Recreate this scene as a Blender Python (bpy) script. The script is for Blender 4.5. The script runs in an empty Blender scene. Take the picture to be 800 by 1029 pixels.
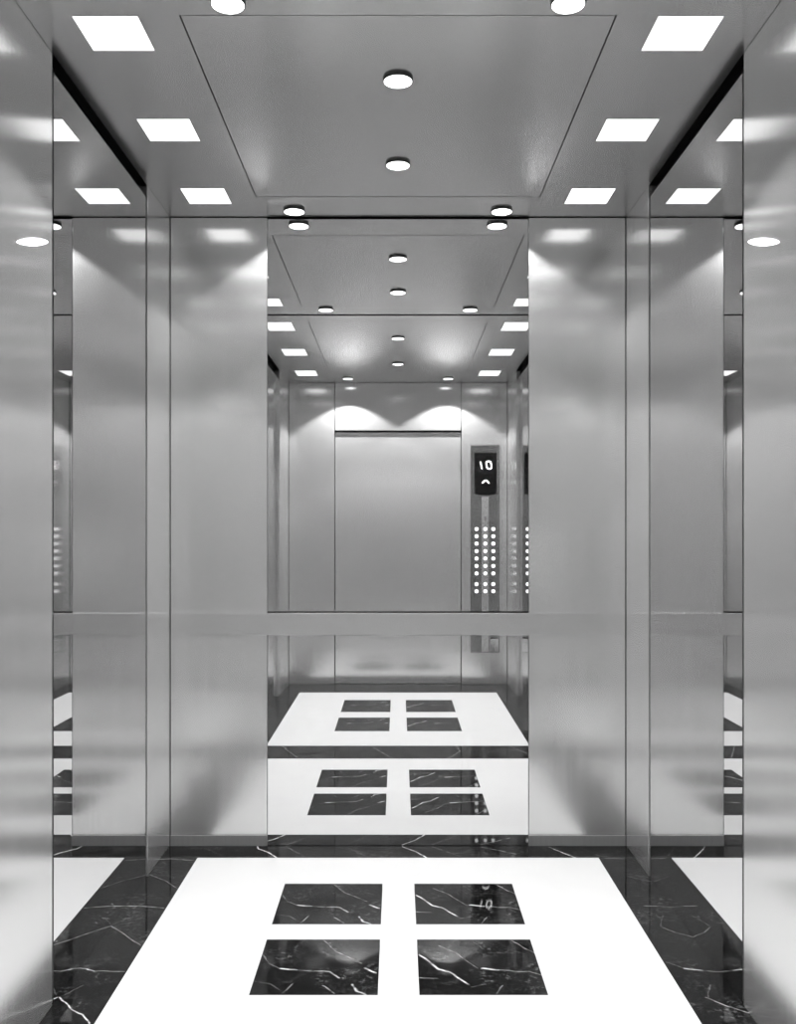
import bpy, bmesh, math
from mathutils import Vector

S = bpy.context.scene
COL = S.collection
EYE, F, VY = 1.185, 950.0, 538.0      # eye height (m), focal length (px), row of the horizon
H, W = 2.4, 0.87                      # cab height, half width
YB, YF = 3.608, -0.30                 # back wall, door wall

# ------------------------------------------------------------------ materials
def new_mat(name):
    m = bpy.data.materials.new(name); m.use_nodes = True
    nt = m.node_tree
    return m, nt, nt.nodes['Principled BSDF']

def N(nt, kind, **kw):
    n = nt.nodes.new(kind)
    for k, v in kw.items(): setattr(n, k, v)
    return n

def steel(name, base, rough, aniso, metal=1.0, streak=0.05, grain='z'):
    m, nt, b = new_mat(name); L = nt.links.new
    tc = N(nt, 'ShaderNodeTexCoord'); mp = N(nt, 'ShaderNodeMapping')
    mp.inputs['Scale'].default_value = {'z': (90, 90, 0.6), 'x': (0.6, 90, 90), 'y': (90, 0.6, 90)}[grain]
    nz = N(nt, 'ShaderNodeTexNoise'); nz.inputs['Scale'].default_value = 1.0; nz.inputs['Detail'].default_value = 4
    L(tc.outputs['Object'], mp.inputs['Vector']); L(mp.outputs[0], nz.inputs['Vector'])
    mr = N(nt, 'ShaderNodeMapRange')
    mr.inputs['From Min'].default_value = .3; mr.inputs['From Max'].default_value = .7
    mr.inputs['To Min'].default_value = base * (1 - streak); mr.inputs['To Max'].default_value = base * (1 + streak)
    L(nz.outputs['Fac'], mr.inputs['Value'])
    cc = N(nt, 'ShaderNodeCombineColor')
    for i in range(3): L(mr.outputs[0], cc.inputs[i])
    L(cc.outputs[0], b.inputs['Base Color'])
    mr2 = N(nt, 'ShaderNodeMapRange')
    mr2.inputs['From Min'].default_value = .3; mr2.inputs['From Max'].default_value = .7
    mr2.inputs['To Min'].default_value = rough * .93; mr2.inputs['To Max'].default_value = rough * 1.07
    L(nz.outputs['Fac'], mr2.inputs['Value']); L(mr2.outputs[0], b.inputs['Roughness'])
    b.inputs['Metallic'].default_value = metal
    b.inputs['Anisotropic'].default_value = aniso
    if aniso:
        tg = N(nt, 'ShaderNodeTangent', direction_type='UV_MAP'); tg.uv_map = 'UVMap'
        L(tg.outputs[0], b.inputs['Tangent'])
        b.inputs['Anisotropic Rotation'].default_value = 0.0
    return m

def plain(name, g, rough=.5, metal=0.0, spec=.5):
    m, nt, b = new_mat(name)
    b.inputs['Base Color'].default_value = (g, g, g, 1)
    b.inputs['Roughness'].default_value = rough
    b.inputs['Metallic'].default_value = metal
    b.inputs['Specular IOR Level'].default_value = spec
    return m

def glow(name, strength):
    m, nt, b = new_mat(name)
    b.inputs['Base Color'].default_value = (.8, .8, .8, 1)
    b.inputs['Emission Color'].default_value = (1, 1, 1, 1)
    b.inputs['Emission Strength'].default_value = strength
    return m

def marble_black(name, veins):
    """black polished marble; veins = [(strength, width, [(x,y),...])] in the object's own metres"""
    m, nt, b = new_mat(name); L = nt.links.new
    tc = N(nt, 'ShaderNodeTexCoord')
    sx = N(nt, 'ShaderNodeVectorMath', operation='MULTIPLY'); sx.inputs[1].default_value = (1, 1, 0)
    L(tc.outputs['Object'], sx.inputs[0])
    nz = N(nt, 'ShaderNodeTexNoise'); nz.inputs['Scale'].default_value = 28; nz.inputs['Detail'].default_value = 5
    L(tc.outputs['Object'], nz.inputs['Vector'])
    s1 = N(nt, 'ShaderNodeVectorMath', operation='SUBTRACT'); s1.inputs[1].default_value = (.5, .5, .5)
    L(nz.outputs['Color'], s1.inputs[0])
    s2 = N(nt, 'ShaderNodeVectorMath', operation='MULTIPLY'); s2.inputs[1].default_value = (.012, .012, 0)
    L(s1.outputs[0], s2.inputs[0])
    pp = N(nt, 'ShaderNodeVectorMath', operation='ADD'); L(sx.outputs[0], pp.inputs[0]); L(s2.outputs[0], pp.inputs[1])
    P = pp.outputs[0]; acc = None
    for st, wd, pts in veins:
        for (ax, ay), (bx, by) in zip(pts, pts[1:]):
            dx, dy = bx - ax, by - ay; l2 = max(dx*dx + dy*dy, 1e-9)
            a = N(nt, 'ShaderNodeVectorMath', operation='SUBTRACT'); a.inputs[1].default_value = (ax, ay, 0); L(P, a.inputs[0])
            d = N(nt, 'ShaderNodeVectorMath', operation='DOT_PRODUCT'); d.inputs[1].default_value = (dx/l2, dy/l2, 0); L(a.outputs[0], d.inputs[0])
            c = N(nt, 'ShaderNodeClamp'); L(d.outputs['Value'], c.inputs['Value'])
            q = N(nt, 'ShaderNodeVectorMath', operation='SCALE'); q.inputs[0].default_value = (dx, dy, 0); L(c.outputs[0], q.inputs['Scale'])
            r = N(nt, 'ShaderNodeVectorMath', operation='DISTANCE'); L(a.outputs[0], r.inputs[0]); L(q.outputs[0], r.inputs[1])
            mr = N(nt, 'ShaderNodeMapRange')
            mr.inputs['From Min'].default_value = 0; mr.inputs['From Max'].default_value = wd
            mr.inputs['To Min'].default_value = st; mr.inputs['To Max'].default_value = 0
            L(r.outputs['Value'], mr.inputs['Value'])
            if acc is None: acc = mr.outputs[0]
            else:
                x = N(nt, 'ShaderNodeMath', operation='MAXIMUM'); L(acc, x.inputs[0]); L(mr.outputs[0], x.inputs[1]); acc = x.outputs[0]
    # fine random veins and mottling
    n2 = N(nt, 'ShaderNodeTexNoise'); n2.inputs['Scale'].default_value = 7; n2.inputs['Detail'].default_value = 6
    L(tc.outputs['Object'], n2.inputs['Vector'])
    v1 = N(nt, 'ShaderNodeMath', operation='SUBTRACT'); v1.inputs[1].default_value = .5; L(n2.outputs['Fac'], v1.inputs[0])
    v2 = N(nt, 'ShaderNodeMath', operation='ABSOLUTE'); L(v1.outputs[0], v2.inputs[0])
    v3 = N(nt, 'ShaderNodeMapRange'); v3.inputs['From Min'].default_value = 0; v3.inputs['From Max'].default_value = .010
    v3.inputs['To Min'].default_value = .035; v3.inputs['To Max'].default_value = 0; L(v2.outputs[0], v3.inputs['Value'])
    n3 = N(nt, 'ShaderNodeTexNoise'); n3.inputs['Scale'].default_value = 9; n3.inputs['Detail'].default_value = 2
    L(tc.outputs['Object'], n3.inputs['Vector'])
    v4 = N(nt, 'ShaderNodeMath', operation='MULTIPLY'); L(v3.outputs[0], v4.inputs[0])
    v5 = N(nt, 'ShaderNodeMapRange'); v5.inputs['From Min'].default_value = .45; v5.inputs['From Max'].default_value = .62
    L(n3.outputs['Fac'], v5.inputs['Value']); L(v5.outputs[0], v4.inputs[1])
    mx = N(nt, 'ShaderNodeMath', operation='MAXIMUM'); L(v4.outputs[0], mx.inputs[1])
    if acc is not None:
        n4 = N(nt, 'ShaderNodeTexNoise'); n4.inputs['Scale'].default_value = 45; n4.inputs['Detail'].default_value = 3
        L(tc.outputs['Object'], n4.inputs['Vector'])
        b1 = N(nt, 'ShaderNodeMapRange'); b1.inputs['From Min'].default_value = .36; b1.inputs['From Max'].default_value = .6
        b1.inputs['To Min'].default_value = .32; L(n4.outputs['Fac'], b1.inputs['Value'])
        b2 = N(nt, 'ShaderNodeMath', operation='MULTIPLY'); L(acc, b2.inputs[0]); L(b1.outputs[0], b2.inputs[1])
        b3 = N(nt, 'ShaderNodeMath', operation='POWER'); L(b2.outputs[0], b3.inputs[0]); b3.inputs[1].default_value = 1.35
        L(b3.outputs[0], mx.inputs[0])
    ramp = N(nt, 'ShaderNodeMapRange'); ramp.inputs['To Min'].default_value = .005; ramp.inputs['To Max'].default_value = .95
    n5 = N(nt, 'ShaderNodeTexNoise'); n5.inputs['Scale'].default_value = 60; n5.inputs['Detail'].default_value = 6; n5.inputs['Roughness'].default_value = .7
    L(tc.outputs['Object'], n5.inputs['Vector'])
    m5 = N(nt, 'ShaderNodeMapRange'); m5.inputs['From Min'].default_value = .5; m5.inputs['From Max'].default_value = .75; m5.inputs['To Max'].default_value = .09
    L(n5.outputs['Fac'], m5.inputs['Value'])
    n6 = N(nt, 'ShaderNodeMath', operation='MULTIPLY'); L(m5.outputs[0], n6.inputs[0]); L(v5.outputs[0], n6.inputs[1])
    n7 = N(nt, 'ShaderNodeMath', operation='ADD'); L(mx.outputs[0], n7.inputs[0]); L(n6.outputs[0], n7.inputs[1])
    L(n7.outputs[0], ramp.inputs['Value'])
    cc = N(nt, 'ShaderNodeCombineColor')
    for i in range(3): L(ramp.outputs[0], cc.inputs[i])
    L(cc.outputs[0], b.inputs['Base Color'])
    b.inputs['Roughness'].default_value = .025
    b.inputs['Specular IOR Level'].default_value = .24
    return m

def marble_white(name):
    m, nt, b = new_mat(name); L = nt.links.new
    tc = N(nt, 'ShaderNodeTexCoord')
    nz = N(nt, 'ShaderNodeTexNoise'); nz.inputs['Scale'].default_value = 5; nz.inputs['Detail'].default_value = 5
    L(tc.outputs['Object'], nz.inputs['Vector'])
    mr = N(nt, 'ShaderNodeMapRange'); mr.inputs['From Min'].default_value = .3; mr.inputs['From Max'].default_value = .5
    mr.inputs['To Min'].default_value = .55; mr.inputs['To Max'].default_value = .56
    L(nz.outputs['Fac'], mr.inputs['Value'])
    cc = N(nt, 'ShaderNodeCombineColor')
    for i in range(3): L(mr.outputs[0], cc.inputs[i])
    L(cc.outputs[0], b.inputs['Base Color'])
    b.inputs['Roughness'].default_value = .25
    b.inputs['Specular IOR Level'].default_value = .3
    return m

STEEL   = steel('brushed_steel', .68, .18, .75, metal=.82, streak=.03)
STEEL_D = steel('brushed_steel_dark', .42, .2, .6)
CEIL    = steel('ceiling_steel', .52, .24, .5, metal=.92, streak=.02, grain='y')
BAND    = steel('rail_steel', .62, .2, .6, metal=.82, streak=.02, grain='x')
SKIRT   = steel('skirting_steel', .20, .4, .3, metal=.3)
MIRROR  = plain('mirror_silver', .80, 0.0, 1.0)
MIRROR_S = plain('side_mirror_silver', .70, 0.0, 1.0)
BLACK   = plain('black_recess', .004, .8, 0, .1)
DARK    = plain('dark_metal', .05, .35, .6)
CHROME  = plain('chrome', .8, .12, 1.0)
GLASS_B = plain('black_glass', .004, .06)
WHITE   = marble_white('white_marble')
SQ_GLOW = glow('light_panel_diffuser', .85)
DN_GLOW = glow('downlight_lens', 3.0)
DIGIT   = glow('display_glow', 1.8)
BUTTON  = glow('button_glow', 1.2)

# ------------------------------------------------------------------ geometry helpers
def uv_box(bm):
    uvl = bm.loops.layers.uv.get('UVMap') or bm.loops.layers.uv.new('UVMap')
    for f in bm.faces:
        n = f.normal; ax = max(range(3), key=lambda i: abs(n[i]))
        for l in f.loops:
            c = l.vert.co
            l[uvl].uv = ((c.y, c.z), (c.x, c.z), (c.x, c.y))[ax]

def link(name, bm, mat, parent=None, origin=None, smooth=False, kind=None):
    bmesh.ops.recalc_face_normals(bm, faces=bm.faces)
    uv_box(bm)
    if origin is None:
        xs = [v.co.x for v in bm.verts]; ys = [v.co.y for v in bm.verts]; zs = [v.co.z for v in bm.verts]
        origin = Vector(((min(xs)+max(xs))/2, (min(ys)+max(ys))/2, min(zs)))
    origin = Vector(origin)
    for v in bm.verts: v.co -= origin
    me = bpy.data.meshes.new(name); bm.to_mesh(me); bm.free()
    me.materials.append(mat)
    if smooth:
        for p in me.polygons: p.use_smooth = True
        try: me.set_sharp_from_angle(angle=math.radians(35))
        except Exception: pass
    o = bpy.data.objects.new(name, me); COL.objects.link(o)
    o.location = origin - (world_loc(parent) if parent else Vector())
    if parent: o.parent = parent
    if kind: o['kind'] = kind
    return o

def world_loc(o):
    v = Vector()
    while o: v += o.location; o = o.parent
    return v

def tag(o, label, cat, group=None):
    o['label'] = label; o['category'] = cat
    if group: o['group'] = group
    return o

def empty(name, loc, label=None, cat=None, group=None, kind=None):
    o = bpy.data.objects.new(name, None); COL.objects.link(o); o.location = loc; o.empty_display_size = .1
    if label: tag(o, label, cat, group)
    if kind: o['kind'] = kind
    return o

def box(bm, x0, x1, y0, y1, z0, z1, bev=0.0):
    t = bmesh.new()
    bmesh.ops.create_cube(t, size=1.0)
    for v in t.verts:
        v.co = Vector(((x0+x1)/2 + v.co.x*(x1-x0), (y0+y1)/2 + v.co.y*(y1-y0), (z0+z1)/2 + v.co.z*(z1-z0)))
    if bev: bmesh.ops.bevel(t, geom=t.edges[:], offset=bev, segments=2, affect='EDGES', profile=.5)
    merge(bm, t)

def merge(bm, t):
    me = bpy.data.meshes.new('tmp'); t.to_mesh(me); t.free(); bm.from_mesh(me); bpy.data.meshes.remove(me)

def B(*a, bev=0.0):
    bm = bmesh.new(); box(bm, *a, bev=bev); return bm

def slab(x0, x1, y0, y1, z0, z1, holes):
    """flat slab with rectangular holes, closed, one mesh"""
    xs = sorted({x0, x1, *[v for h in holes for v in h[:2] if x0 < v < x1]})
    ys = sorted({y0, y1, *[v for h in holes for v in h[2:] if y0 < v < y1]})
    def solid(i, j):
        if not (0 <= i < len(xs)-1 and 0 <= j < len(ys)-1): return False
        cx, cy = (xs[i]+xs[i+1])/2, (ys[j]+ys[j+1])/2
        return not any(h[0] < cx < h[1] and h[2] < cy < h[3] for h in holes)
    bm = bmesh.new(); V = {}
    def v(i, j, k):
        if (i, j, k) not in V: V[i, j, k] = bm.verts.new((xs[i], ys[j], (z0, z1)[k]))
        return V[i, j, k]
    for i in range(len(xs)-1):
        for j in range(len(ys)-1):
            if not solid(i, j): continue
            bm.faces.new([v(i,j,0), v(i,j+1,0), v(i+1,j+1,0), v(i+1,j,0)])
            bm.faces.new([v(i,j,1), v(i+1,j,1), v(i+1,j+1,1), v(i,j+1,1)])
            for (di, dj, a, b) in ((-1,0,(i,j),(i,j+1)), (1,0,(i+1,j+1),(i+1,j)), (0,-1,(i+1,j),(i,j)), (0,1,(i,j+1),(i+1,j+1))):
                if not solid(i+di, j+dj):
                    bm.faces.new([v(*a,0), v(*a,1), v(*b,1), v(*b,0)][::-1])
    return bm

def lathe(prof, cx, cy, seg=40):
    """profile [(r,z)...] turned about the vertical through cx,cy"""
    bm = bmesh.new(); rings = []
    for r, z in prof:
        if r < 1e-6: rings.append([bm.verts.new((cx, cy, z))])
        else: rings.append([bm.verts.new((cx+r*math.cos(2*math.pi*k/seg), cy+r*math.sin(2*math.pi*k/seg), z)) for k in range(seg)])
    for a, b in zip(rings, rings[1:]):
        for k in range(seg):
            q = (k+1) % seg
            if len(a) == 1 and len(b) == 1: continue
            if len(a) == 1: bm.faces.new([a[0], b[k], b[q]])
            elif len(b) == 1: bm.faces.new([a[k], a[q], b[0]])
            else: bm.faces.new([a[k], a[q], b[q], b[k]])
    return bm

def prism_y(pts, y0, y1, bev=0.0):
    """outline in XZ extruded along Y"""
    bm = bmesh.new()
    a = [bm.verts.new((x, y0, z)) for x, z in pts]; b = [bm.verts.new((x, y1, z)) for x, z in pts]
    bm.faces.new(a); bm.faces.new(b[::-1])
    for i in range(len(pts)):
        j = (i+1) % len(pts); bm.faces.new([a[i], b[i], b[j], a[j]])
    return bm

def prism_x(pts, x0, x1):
    bm = bmesh.new()
    a = [bm.verts.new((x0, y, z)) for y, z in pts]; b = [bm.verts.new((x1, y, z)) for y, z in pts]
    bm.faces.new(a); bm.faces.new(b[::-1])
    for i in range(len(pts)):
        j = (i+1) % len(pts); bm.faces.new([a[i], b[i], b[j], a[j]])
    return bm

def fp(px, py):                       # a spot on the floor, read off the photograph's grid
    y = F*EYE/(py-VY); return ((px-400)*y/F, y)

# ------------------------------------------------------------------ floor
T = .016
fields = [(-.737, .737, 2.200, 3.475), (-.742, .742, .09, 1.893)]
tiles = []
for x0, x1, s in ((-.385, -.052, 'l'), (.055, .388, 'r')):
    tiles += [(x0, x1, 2.880, 3.216, s, 0), (x0, x1, 2.437, 2.773, s, 1), (x0, x1, 1.069, 1.497, s, 2), (x0, x1, .416, .878, s, 3)]

def zz(ox, oy, sc, pts): return [(ox+a/sc, oy+b/sc) for a, b in pts]
bv = []
def add_v(st, wd, ox, oy, sc, pts): bv.append((min(1, st*1.35), wd, [fp(*p) for p in zz(ox, oy, sc, pts)]))
# back border
for st, pts in ((.75, [(345,60),(352,74),(385,86),(412,104)]), (.16, [(440,66),(500,100)]), (.12, [(640,70),(700,98)]), (.10, [(175,70),(240,98)])):
    add_v(st, .0040, 150, 830, 3.2, pts)
for st, pts in ((.7, [(15,66),(60,84),(95,104)]), (.14, [(110,66),(200,98)]), (.6, [(485,67),(530,86),(575,104)]), (.12, [(585,68),(650,98)]), (.2, [(270,68),(380,90)])):
    add_v(st, .0040, 400, 830, 3.2, pts)
# side borders
for st, pts in ((.35, [(545,66),(620,66),(725,72)]), (.2, [(505,145),(590,180),(640,215)]), (.40, [(380,302),(440,302),(575,312)]),
                (.28, [(305,402),(370,440),(455,500)]), (.7, [(152,612),(225,628)]), (.28, [(225,628),(380,632)]),
                (.85, [(50,760),(110,820),(165,848),(200,890)]), (.14, [(60,755),(170,700)]), (.1, [(310,400),(400,360)])):
    add_v(st, .0030, 50, 850, 5, pts)
for st, pts in ((.35, [(30,60),(140,66)]), (.15, [(160,155),(270,178)]), (.45, [(230,302),(300,302)]), (.2, [(300,302),(370,308)]),
                (.26, [(320,405),(390,435),(500,462)]), (.7, [(440,616),(530,628)]), (.2, [(350,585),(440,616)]), (.2, [(530,628),(640,632)]),
                (.4, [(545,760),(640,800),(770,840)]), (.14, [(570,700),(560,762)]), (.12, [(330,345),(320,405)])):
    add_v(st, .0030, 600, 850, 5, pts)
# veins of the join and of the door end
for x, s in ((-.62, 1), (-.12, 1), (.36, -1), (.66, 1)):
    bv.append((.4, .005, [(x-.03, 1.90), (x+.02*s, 2.03), (x+.09*s, 2.19)]))
M_BORDER = marble_black('black_marble_border', bv)

def tile_mat(name, ox, x0, x1, polys):
    cx, cy = (x0+x1)/2, (2.437+2.773)/2
    vs = []
    for st, wd, pts in polys:
        vs.append((st, wd, [(a-cx, b-cy) for a, b in (fp(*q) for q in zz(ox, 880, 5, pts))]))
    return marble_black(name, vs)
M_TL = tile_mat('black_marble_left', 240, -.385, -.052, [
    (.25, .003, [(122,395),(150,440),(210,468)]), (.95, .0045, [(210,466),(290,474)]), (.35, .003, [(290,474),(380,480)]),
    (.55, .0035, [(380,478),(460,482),(505,515)]), (.35, .003, [(425,325),(460,355),(490,382),(620,440)]), (.9, .0045, [(635,466),(690,490)]),
    (.35, .003, [(220,590),(270,545)]), (.4, .003, [(425,552),(480,592)]), (.75, .0045, [(572,548),(590,580),(640,600)]), (.15, .004, [(75,530),(160,545),(230,590)])])
M_TR = tile_mat('black_marble_right', 400, .055, .388, [
    (.95, .0045, [(108,398),(150,425),(200,468),(260,485),(350,545)]), (.35, .003, [(205,352),(290,388),(345,430),(400,466)]),
    (.9, .0045, [(425,466),(510,474)]), (.4, .003, [(510,474),(590,480),(660,482),(720,500)]), (.4, .003, [(572,325),(640,368),(690,390)]),
    (.45, .003, [(110,512),(200,518)]), (.3, .003, [(495,592),(525,552)]), (.15, .004, [(370,560),(440,545)]), (.12, .003, [(370,330),(430,370)])])

fl = empty('floor', (0, 1.6, 0), kind='structure')
link('subfloor', B(-.91, .91, -.42, 3.64, -.06, -T), BLACK, fl)
link('marble_border', slab(-.91, .91, -.42, 3.64, -T, 0, fields), M_BORDER, fl, origin=(0, 0, 0))
for f in fields:
    hs = [t[:4] for t in tiles if f[2] < t[2] < f[3]]
    link('white_field', slab(*f, -T, 0, hs), WHITE, fl)
pos = ['far', 'near']
TL = {('l', 0): 'far left black veined marble square, in the floor nearest the back mirror',
      ('r', 0): 'far right black veined marble square, reflecting the lit floor number display',
      ('l', 1): 'nearest left black marble square inlaid at the bottom of the photo',
      ('r', 1): 'nearest right black marble square with long white diagonal vein, bottom of the photo',
      ('l', 2): 'left black floor square of the front half, mirrored just above the dark marble band',
      ('r', 2): 'right black floor square of the front half, mirrored just above the dark marble band',
      ('l', 3): 'left black floor square seen only in the mirror, nearest the lift door',
      ('r', 3): 'right black floor square seen only in the mirror, nearest the lift door'}
for x0, x1, y0, y1, s, k in tiles:
    g = .0008
    o = link('marble_inlay', B(x0+g, x1-g, y0+g, y1-g, -T, .0002), M_TL if s == 'l' else M_TR, origin=((x0+x1)/2, (y0+y1)/2, -T))
    tag(o, TL[s, k], 'floor tile', 'black marble squares inlaid in the white floor')

# ------------------------------------------------------------------ walls
def wall_side(sgn, name):
    def bx(y0, y1, z0, z1, bev=.0012, d=.04, face=0.0):
        a, b = sorted((sgn*(W+face), sgn*(W+d))); return B(a, b, y0, y1, z0, z1, bev=bev)
    a, b = sorted((sgn*(W+.041), sgn*(W+.09)))
    wl = link(name, B(a, b, -.42, 3.66, 0, H+.04), BLACK, kind='structure')
    for y0, y1 in ((3.282, YB-.001), (1.622, 2.379), (YF+.002, .268)):
        link('steel_panel', bx(y0, y1, .001, H-.001), STEEL, wl)
    return wl
wall_side(-1, 'wall_left'); wall_side(1, 'wall_right')
for sgn, side in ((-1, 'left'), (1, 'right')):
    for y0, y1, rc, tx in ((2.391, 3.262, 0, 'tall mirror on the %s wall, beside the back corner panel'), (.278, 1.614, .022, 'tall mirror on the %s wall near the door, seen only in reflection')):
        a, b = sorted((sgn*(W+.001+rc), sgn*(W+.012+rc)))
        m = link('wall_mirror', B(a, b, y0, y1, .002, H-.046), MIRROR_S)
        tag(m, tx % side, 'mirror', 'mirrors on the side walls')
        a, b = sorted((sgn*(W+.0122+rc), sgn*(W+.0405)))
        link('backing_board', B(a, b, y0, y1, .002, H-.046), DARK, m)

wb = link('wall_back', B(-.94, .94, YB+.021, YB+.07, 0, H+.04), BLACK, kind='structure')
XM = .4975
for s in (-1, 1):
    a, b = sorted((s*(XM+.002), s*(W-.002)))
    link('steel_panel', B(a, b, YB, YB+.02, .001, H-.003, bev=.0012), STEEL, wb)
    a, b = sorted((s*(XM+.001), s*(W-.002)))
    bb = link('baseboard_back', prism_x([(YB-.0002, .0005), (YB-.0002, .040), (YB-.003, .0395), (YB-.003, .0005)], a, b), SKIRT, kind='structure')
ZR0, ZR1 = .805, .889
up = link('back_mirror', B(-XM, XM, YB+.0015, YB+.0125, ZR1+.006, H-.008), MIRROR)
tag(up, 'large upper mirror on the back wall, reflecting the door and control panel', 'mirror', 'mirrors on the back wall')
link('backing_board', B(-XM, XM, YB+.0127, YB+.0205, ZR1+.006, H-.008), DARK, up)
lo = link('back_mirror', B(-XM, XM, YB+.0015, YB+.0125, .002, ZR0-.001), MIRROR)
tag(lo, 'lower mirror under the steel band, down to the black floor border', 'mirror', 'mirrors on the back wall')
link('backing_board', B(-XM, XM, YB+.0127, YB+.0205, .002, ZR0-.001), DARK, lo)
rail = link('handrail_band', B(-W+.004, W-.004, YB-.004, YB-.0002, ZR0, ZR1, bev=.001), BAND)
tag(rail, 'flat horizontal steel band running across the back wall between the two mirrors', 'handrail')

# door wall
wf = link('wall_front', B(-.94, .94, -.47, -.425, -.06, H+.04), BLACK, kind='structure')
DX, DZ = .505, 2.02
for s in (-1, 1):
    a, b = sorted((s*(DX+.001), s*(W-.002)))
    link('return_panel', B(a, b, -.40, YF, .001, H-.002, bev=.0015), STEEL, wf)
link('header_panel', B(-DX+.003, DX-.003, -.385, YF-.001, DZ, H-.002, bev=.0015), STEEL, wf)
dr = empty('door_1', (0, -.37, 0), kind='structure')
link('door_panel', B(-DX+.0035, DX-.0035, -.372, -.335, .008, DZ-.012, bev=.002), STEEL, dr)
link('door_track', B(-DX, DX, -.384, -.375, .004, DZ-.002), BLACK, dr)
link('door_sill', B(-DX, DX, -.384, -.325, .0005, .006, bev=.001), STEEL_D, dr)

# ------------------------------------------------------------------ ceiling
sq = []
for s in (-1, 1):
    for y, d in ((3.386, .16), (2.835, .16), (2.290, .163), (1.72, .23), (.945, .23), (.136, .23)):
        sq.append((s, y, d))
hatches = [(-.512, .512, 2.208, 3.394), (-.512, .512, .18, 1.86)]
SEAM = (1.993, 2.022)
holes = [(s*.686-.079, s*.686+.079, y-d/2, y+d/2) for s, y, d in sq] + hatches + [(-.88, .88, *SEAM)]
ce = link('ceiling', B(-.94, .94, -.47, 3.68, H+.018, H+.07), BLACK, kind='structure')
for y0, y1 in ((SEAM[1], YB-.0005), (YF-.02, SEAM[0])):
    link('steel_ceiling_sheet', slab(-W-.001, W+.001, y0, y1, H, H+.016, [h for h in holes if y0 < h[2] and h[3] < y1]), CEIL, ce)
link('joint_strip', B(-W, W, SEAM[0], SEAM[1], H-.001, H+.016), BLACK, ce)
for h, tx in zip(hatches, ('rectangular steel ceiling panel with dark seam, above the four marble squares', 'rectangular steel ceiling panel nearer the door, seen only in the mirror')):
    g = .0035
    o = link('ceiling_hatch', B(h[0]+g, h[1]-g, h[2]+g, h[3]-.006, H-.0005, H+.017, bev=.001), CEIL)
    tag(o, tx, 'ceiling panel', 'removable ceiling panels')

sq_names = {3.386: 'nearest the back wall', 2.835: 'middle of its row of three', 2.290: 'largest in view, near the top of the photo',
            1.72: 'first past the joint, seen in the mirror', .945: 'middle of three seen in the mirror', .136: 'nearest the door, seen in the mirror'}
for s, y, d in sq:
    cx = s*.686
    t = empty('square_ceiling_light', (cx, y, H), 'white square light on %s of ceiling, %s' % ('left' if s < 0 else 'right', sq_names[y]), 'ceiling light', 'square light panels along the ceiling sides')
    g = .0006
    fr = slab(cx-.079+g, cx+.079-g, y-d/2+g, y+d/2-g, H-.0008, H+.016, [(cx-.0765, cx+.0765, y-d/2+.003, y+d/2-.003)])
    link('frame', fr, CHROME, t)
    link('diffuser', B(cx-.0762, cx+.0762, y-d/2+.0033, y+d/2-.0033, H+.0005, H+.012), SQ_GLOW, t)

dn = [(-.387, 2.15, 'left of the ceiling panel, cut by the top of the photo', 24), (.387, 2.15, 'right of the ceiling panel, cut by the top of the photo', 24),
      (0, 2.514, 'front one of the two on the centre line', 24), (0, 3.086, 'second one on the centre line, nearer the back mirror', 24),
      (-.387, 3.528, 'on the left, right against the back mirror', 24), (.387, 3.528, 'on the right, right against the back mirror', 24),
      (0, 1.416, 'on the centre line past the joint, seen in the mirror', 24), (0, .546, 'on the centre line near the door, seen in the mirror', 24),
      (-.387, -.075, 'in front of the door on the left, seen in the mirror', 72), (.387, -.075, 'in front of the door on the right, seen in the mirror', 72)]
for x, y, tx, pw in dn:
    t = empty('downlight', (x, y, H), 'round ceiling spotlight ' + tx, 'spotlight', 'round downlights in the ceiling')
    z = H-.0007
    link('housing', lathe([(.0400, z), (.0405, z-.002), (.0395, z-.0065), (.0385, z-.0080), (.0372, z-.0080), (.0372, z-.004), (0, z-.004)], x, y), DARK, t, smooth=True)
    link('lens', lathe([(.0369, z-.005), (.0369, z-.0083), (.030, z-.0095), (0, z-.0105)], x, y), DN_GLOW, t, smooth=True)
    ld = bpy.data.lights.new('spot_lamp', 'SPOT'); ld.energy = pw; ld.spot_size = math.radians(112); ld.spot_blend = .2; ld.shadow_soft_size = .012
    lo_ = bpy.data.objects.new('spot_lamp', ld); COL.objects.link(lo_); lo_.parent = t; lo_.location = (0, 0, -.026)

# ------------------------------------------------------------------ oval reflections on the side panels, modelled as thin tilted glowing plates
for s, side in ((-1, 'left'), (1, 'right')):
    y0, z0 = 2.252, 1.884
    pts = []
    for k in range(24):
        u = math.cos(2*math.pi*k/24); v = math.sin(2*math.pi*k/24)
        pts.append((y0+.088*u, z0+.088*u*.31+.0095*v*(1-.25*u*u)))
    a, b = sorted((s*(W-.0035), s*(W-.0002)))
    o = link('oval_reflection', prism_x(pts, a, b), DN_GLOW)  # no lamp here: added glowing plate stands in for a reflection
    tag(o, 'small white oval reflection, modelled as a glowing plate on the %s steel wall panel, high up' % side, 'modelled reflection', 'oval reflections on the side panels')

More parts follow.
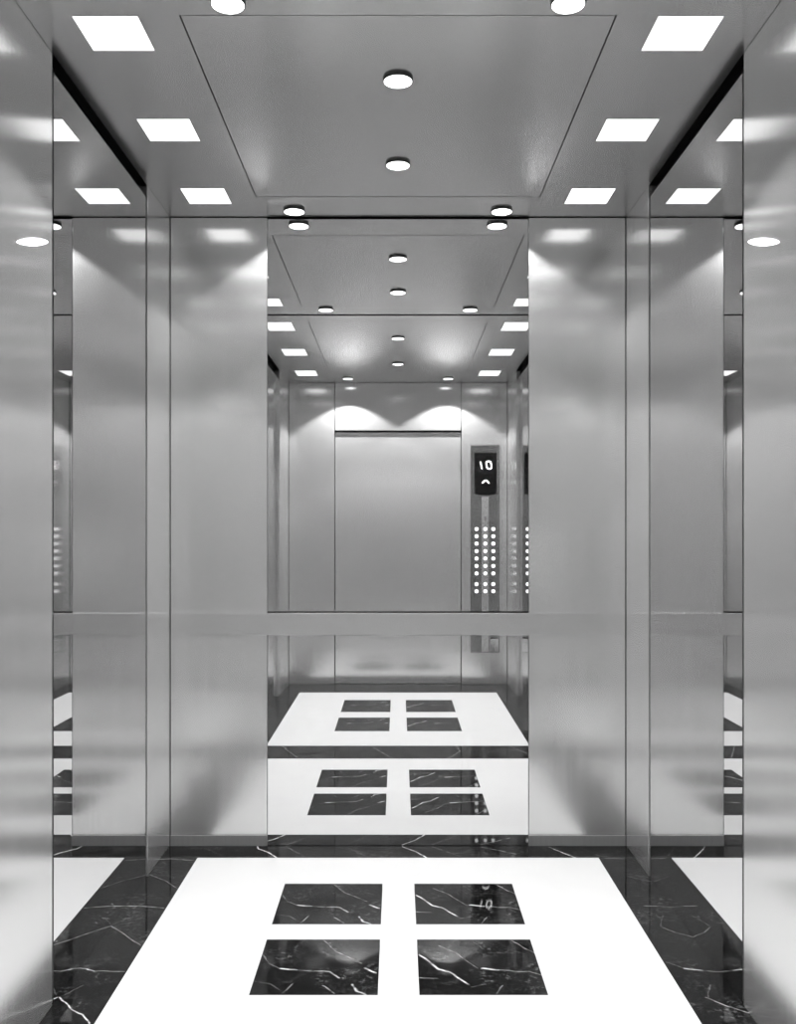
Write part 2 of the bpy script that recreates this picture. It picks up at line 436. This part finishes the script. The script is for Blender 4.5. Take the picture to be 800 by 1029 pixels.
# ------------------------------------------------------------------ control panel beside the door
def mx(px): return (px-400)*7.516/F
def mz(py): return EYE-(py-VY)*7.516/F
Y0 = YF
cp = empty('control_panel', (.692, Y0, .26), 'tall steel lift control panel with lit buttons, right of the door', 'control panel')
link('face_plate', B(mx(473), mx(502), Y0+.0002, Y0+.010, mz(655.5), mz(447), bev=.002), STEEL_D, cp)
link('reflection_strip', B(mx(484), mx(491), Y0+.0102, Y0+.0125, mz(655), mz(499), bev=.0008), STEEL, cp)  # lighter steel stands in for the bright reflection on a curved plate
sx0, sx1, sz0, sz1 = mx(476.8), mx(499), mz(496.3), mz(455)
pts = [(sx0, sz1), (sx1, sz1)] + [(sx1+(sx0-sx1)*k/10, sz0-.012*math.sin(math.pi*k/10)) for k in range(11)]
ds = link('display_screen', prism_y(pts, Y0+.0102, Y0+.015), GLASS_B, cp); ds['label'] = 'black glass display with lit 10 and up arrow'
def stroke(pts, w, name, parent):
    bm = bmesh.new()
    for (ax, az), (bx, bz) in zip(pts, pts[1:]):
        dx, dz = bx-ax, bz-az; l = math.hypot(dx, dz); ux, uz = dx/l*w/2, dz/l*w/2
        q = [(ax-ux*.6-uz, az-uz*.6+ux), (ax-ux*.6+uz, az-uz*.6-ux), (bx+ux*.6+uz, bz+uz*.6-ux), (bx+ux*.6-uz, bz+uz*.6+ux)]
        merge(bm, prism_y(q, Y0+.0152, Y0+.0162))
    return link(name, bm, DIGIT, parent)
def P(a, b): return (mx(470+a/12.31), mz(440+b/12.31))
stroke([P(157, 300), P(175, 382)], .0085, 'digit', ds)
stroke([P(228, 318), P(234, 298), P(258, 290), P(282, 300), P(289, 325), P(294, 360), P(286, 380), P(262, 385), P(240, 374), P(234, 350), P(228, 318)], .0085, 'digit', ds)
stroke([P(182, 558), P(205, 535), P(222, 528), P(240, 535), P(262, 562)], .0085, 'up_arrow', ds)
def disc(cx, cz, r, y0, y1, seg=20):
    return prism_y([(cx+r*math.cos(2*math.pi*k/seg), cz+r*math.sin(2*math.pi*k/seg)) for k in range(seg)], y0, y1)
ky = link('key_switch', disc(mx(487.8), mz(520.5), .015, Y0+.0126, Y0+.019), CHROME, cp)
link('key_slot', B(mx(487.8)-.002, mx(487.8)+.002, Y0+.0191, Y0+.0196, mz(520.5)-.007, mz(520.5)+.007), BLACK, ky)
for r, py in enumerate((531.6, 538.9, 546.3, 553.8, 561.2, 568.7, 576.2, 586.9, 594.1)):
    for px in (478.8, 487.6, 495.6):
        bt = link('button', disc(mx(px), mz(py), .0142, Y0+.0126, Y0+.0165), BUTTON, cp)
        bm = bmesh.new()
        bm2 = lathe([(.0165, 0), (.0165, .002), (.0146, .002), (.0146, 0), (.0165, 0)], 0, 0, 20)
        for v in bm2.verts: v.co = Vector((mx(px)+v.co.x, Y0+.0126+v.co.z, mz(py)+v.co.y))
        merge(bm, bm2); link('button_ring', bm, CHROME, bt)
hd = link('service_flap', B(mx(492), mx(501), Y0+.0102, Y0+.016, mz(655), mz(640), bev=.001), CHROME, cp)
link('flap_slot', B(mx(492.5), mx(500.5), Y0+.0161, Y0+.0166, mz(641.5), mz(640.3)), BLACK, hd)

# ------------------------------------------------------------------ camera, world, view
cam = bpy.data.cameras.new('camera'); co = bpy.data.objects.new('camera', cam); COL.objects.link(co)
co.location = (0, 0, EYE); co.rotation_euler = (math.radians(90), 0, 0)
cam.sensor_fit = 'AUTO'; cam.sensor_width = 36; cam.lens = F*36/1029
cam.shift_y = (VY-514.5)/1029; cam.clip_start = .02
S.camera = co
wd = bpy.data.worlds.new('world'); S.world = wd; wd.use_nodes = True
wd.node_tree.nodes['Background'].inputs[0].default_value = (.02, .02, .02, 1)
c = S.cycles
c.max_bounces = 20; c.glossy_bounces = 18; c.diffuse_bounces = 5; c.sample_clamp_indirect = 6
c.caustics_reflective = True; c.blur_glossy = .3
c.use_denoising = True
vs = S.view_settings
vs.view_transform = 'Standard'; vs.look = 'None'; vs.gamma = 1; vs.exposure = 0.56; vs.use_curve_mapping = False
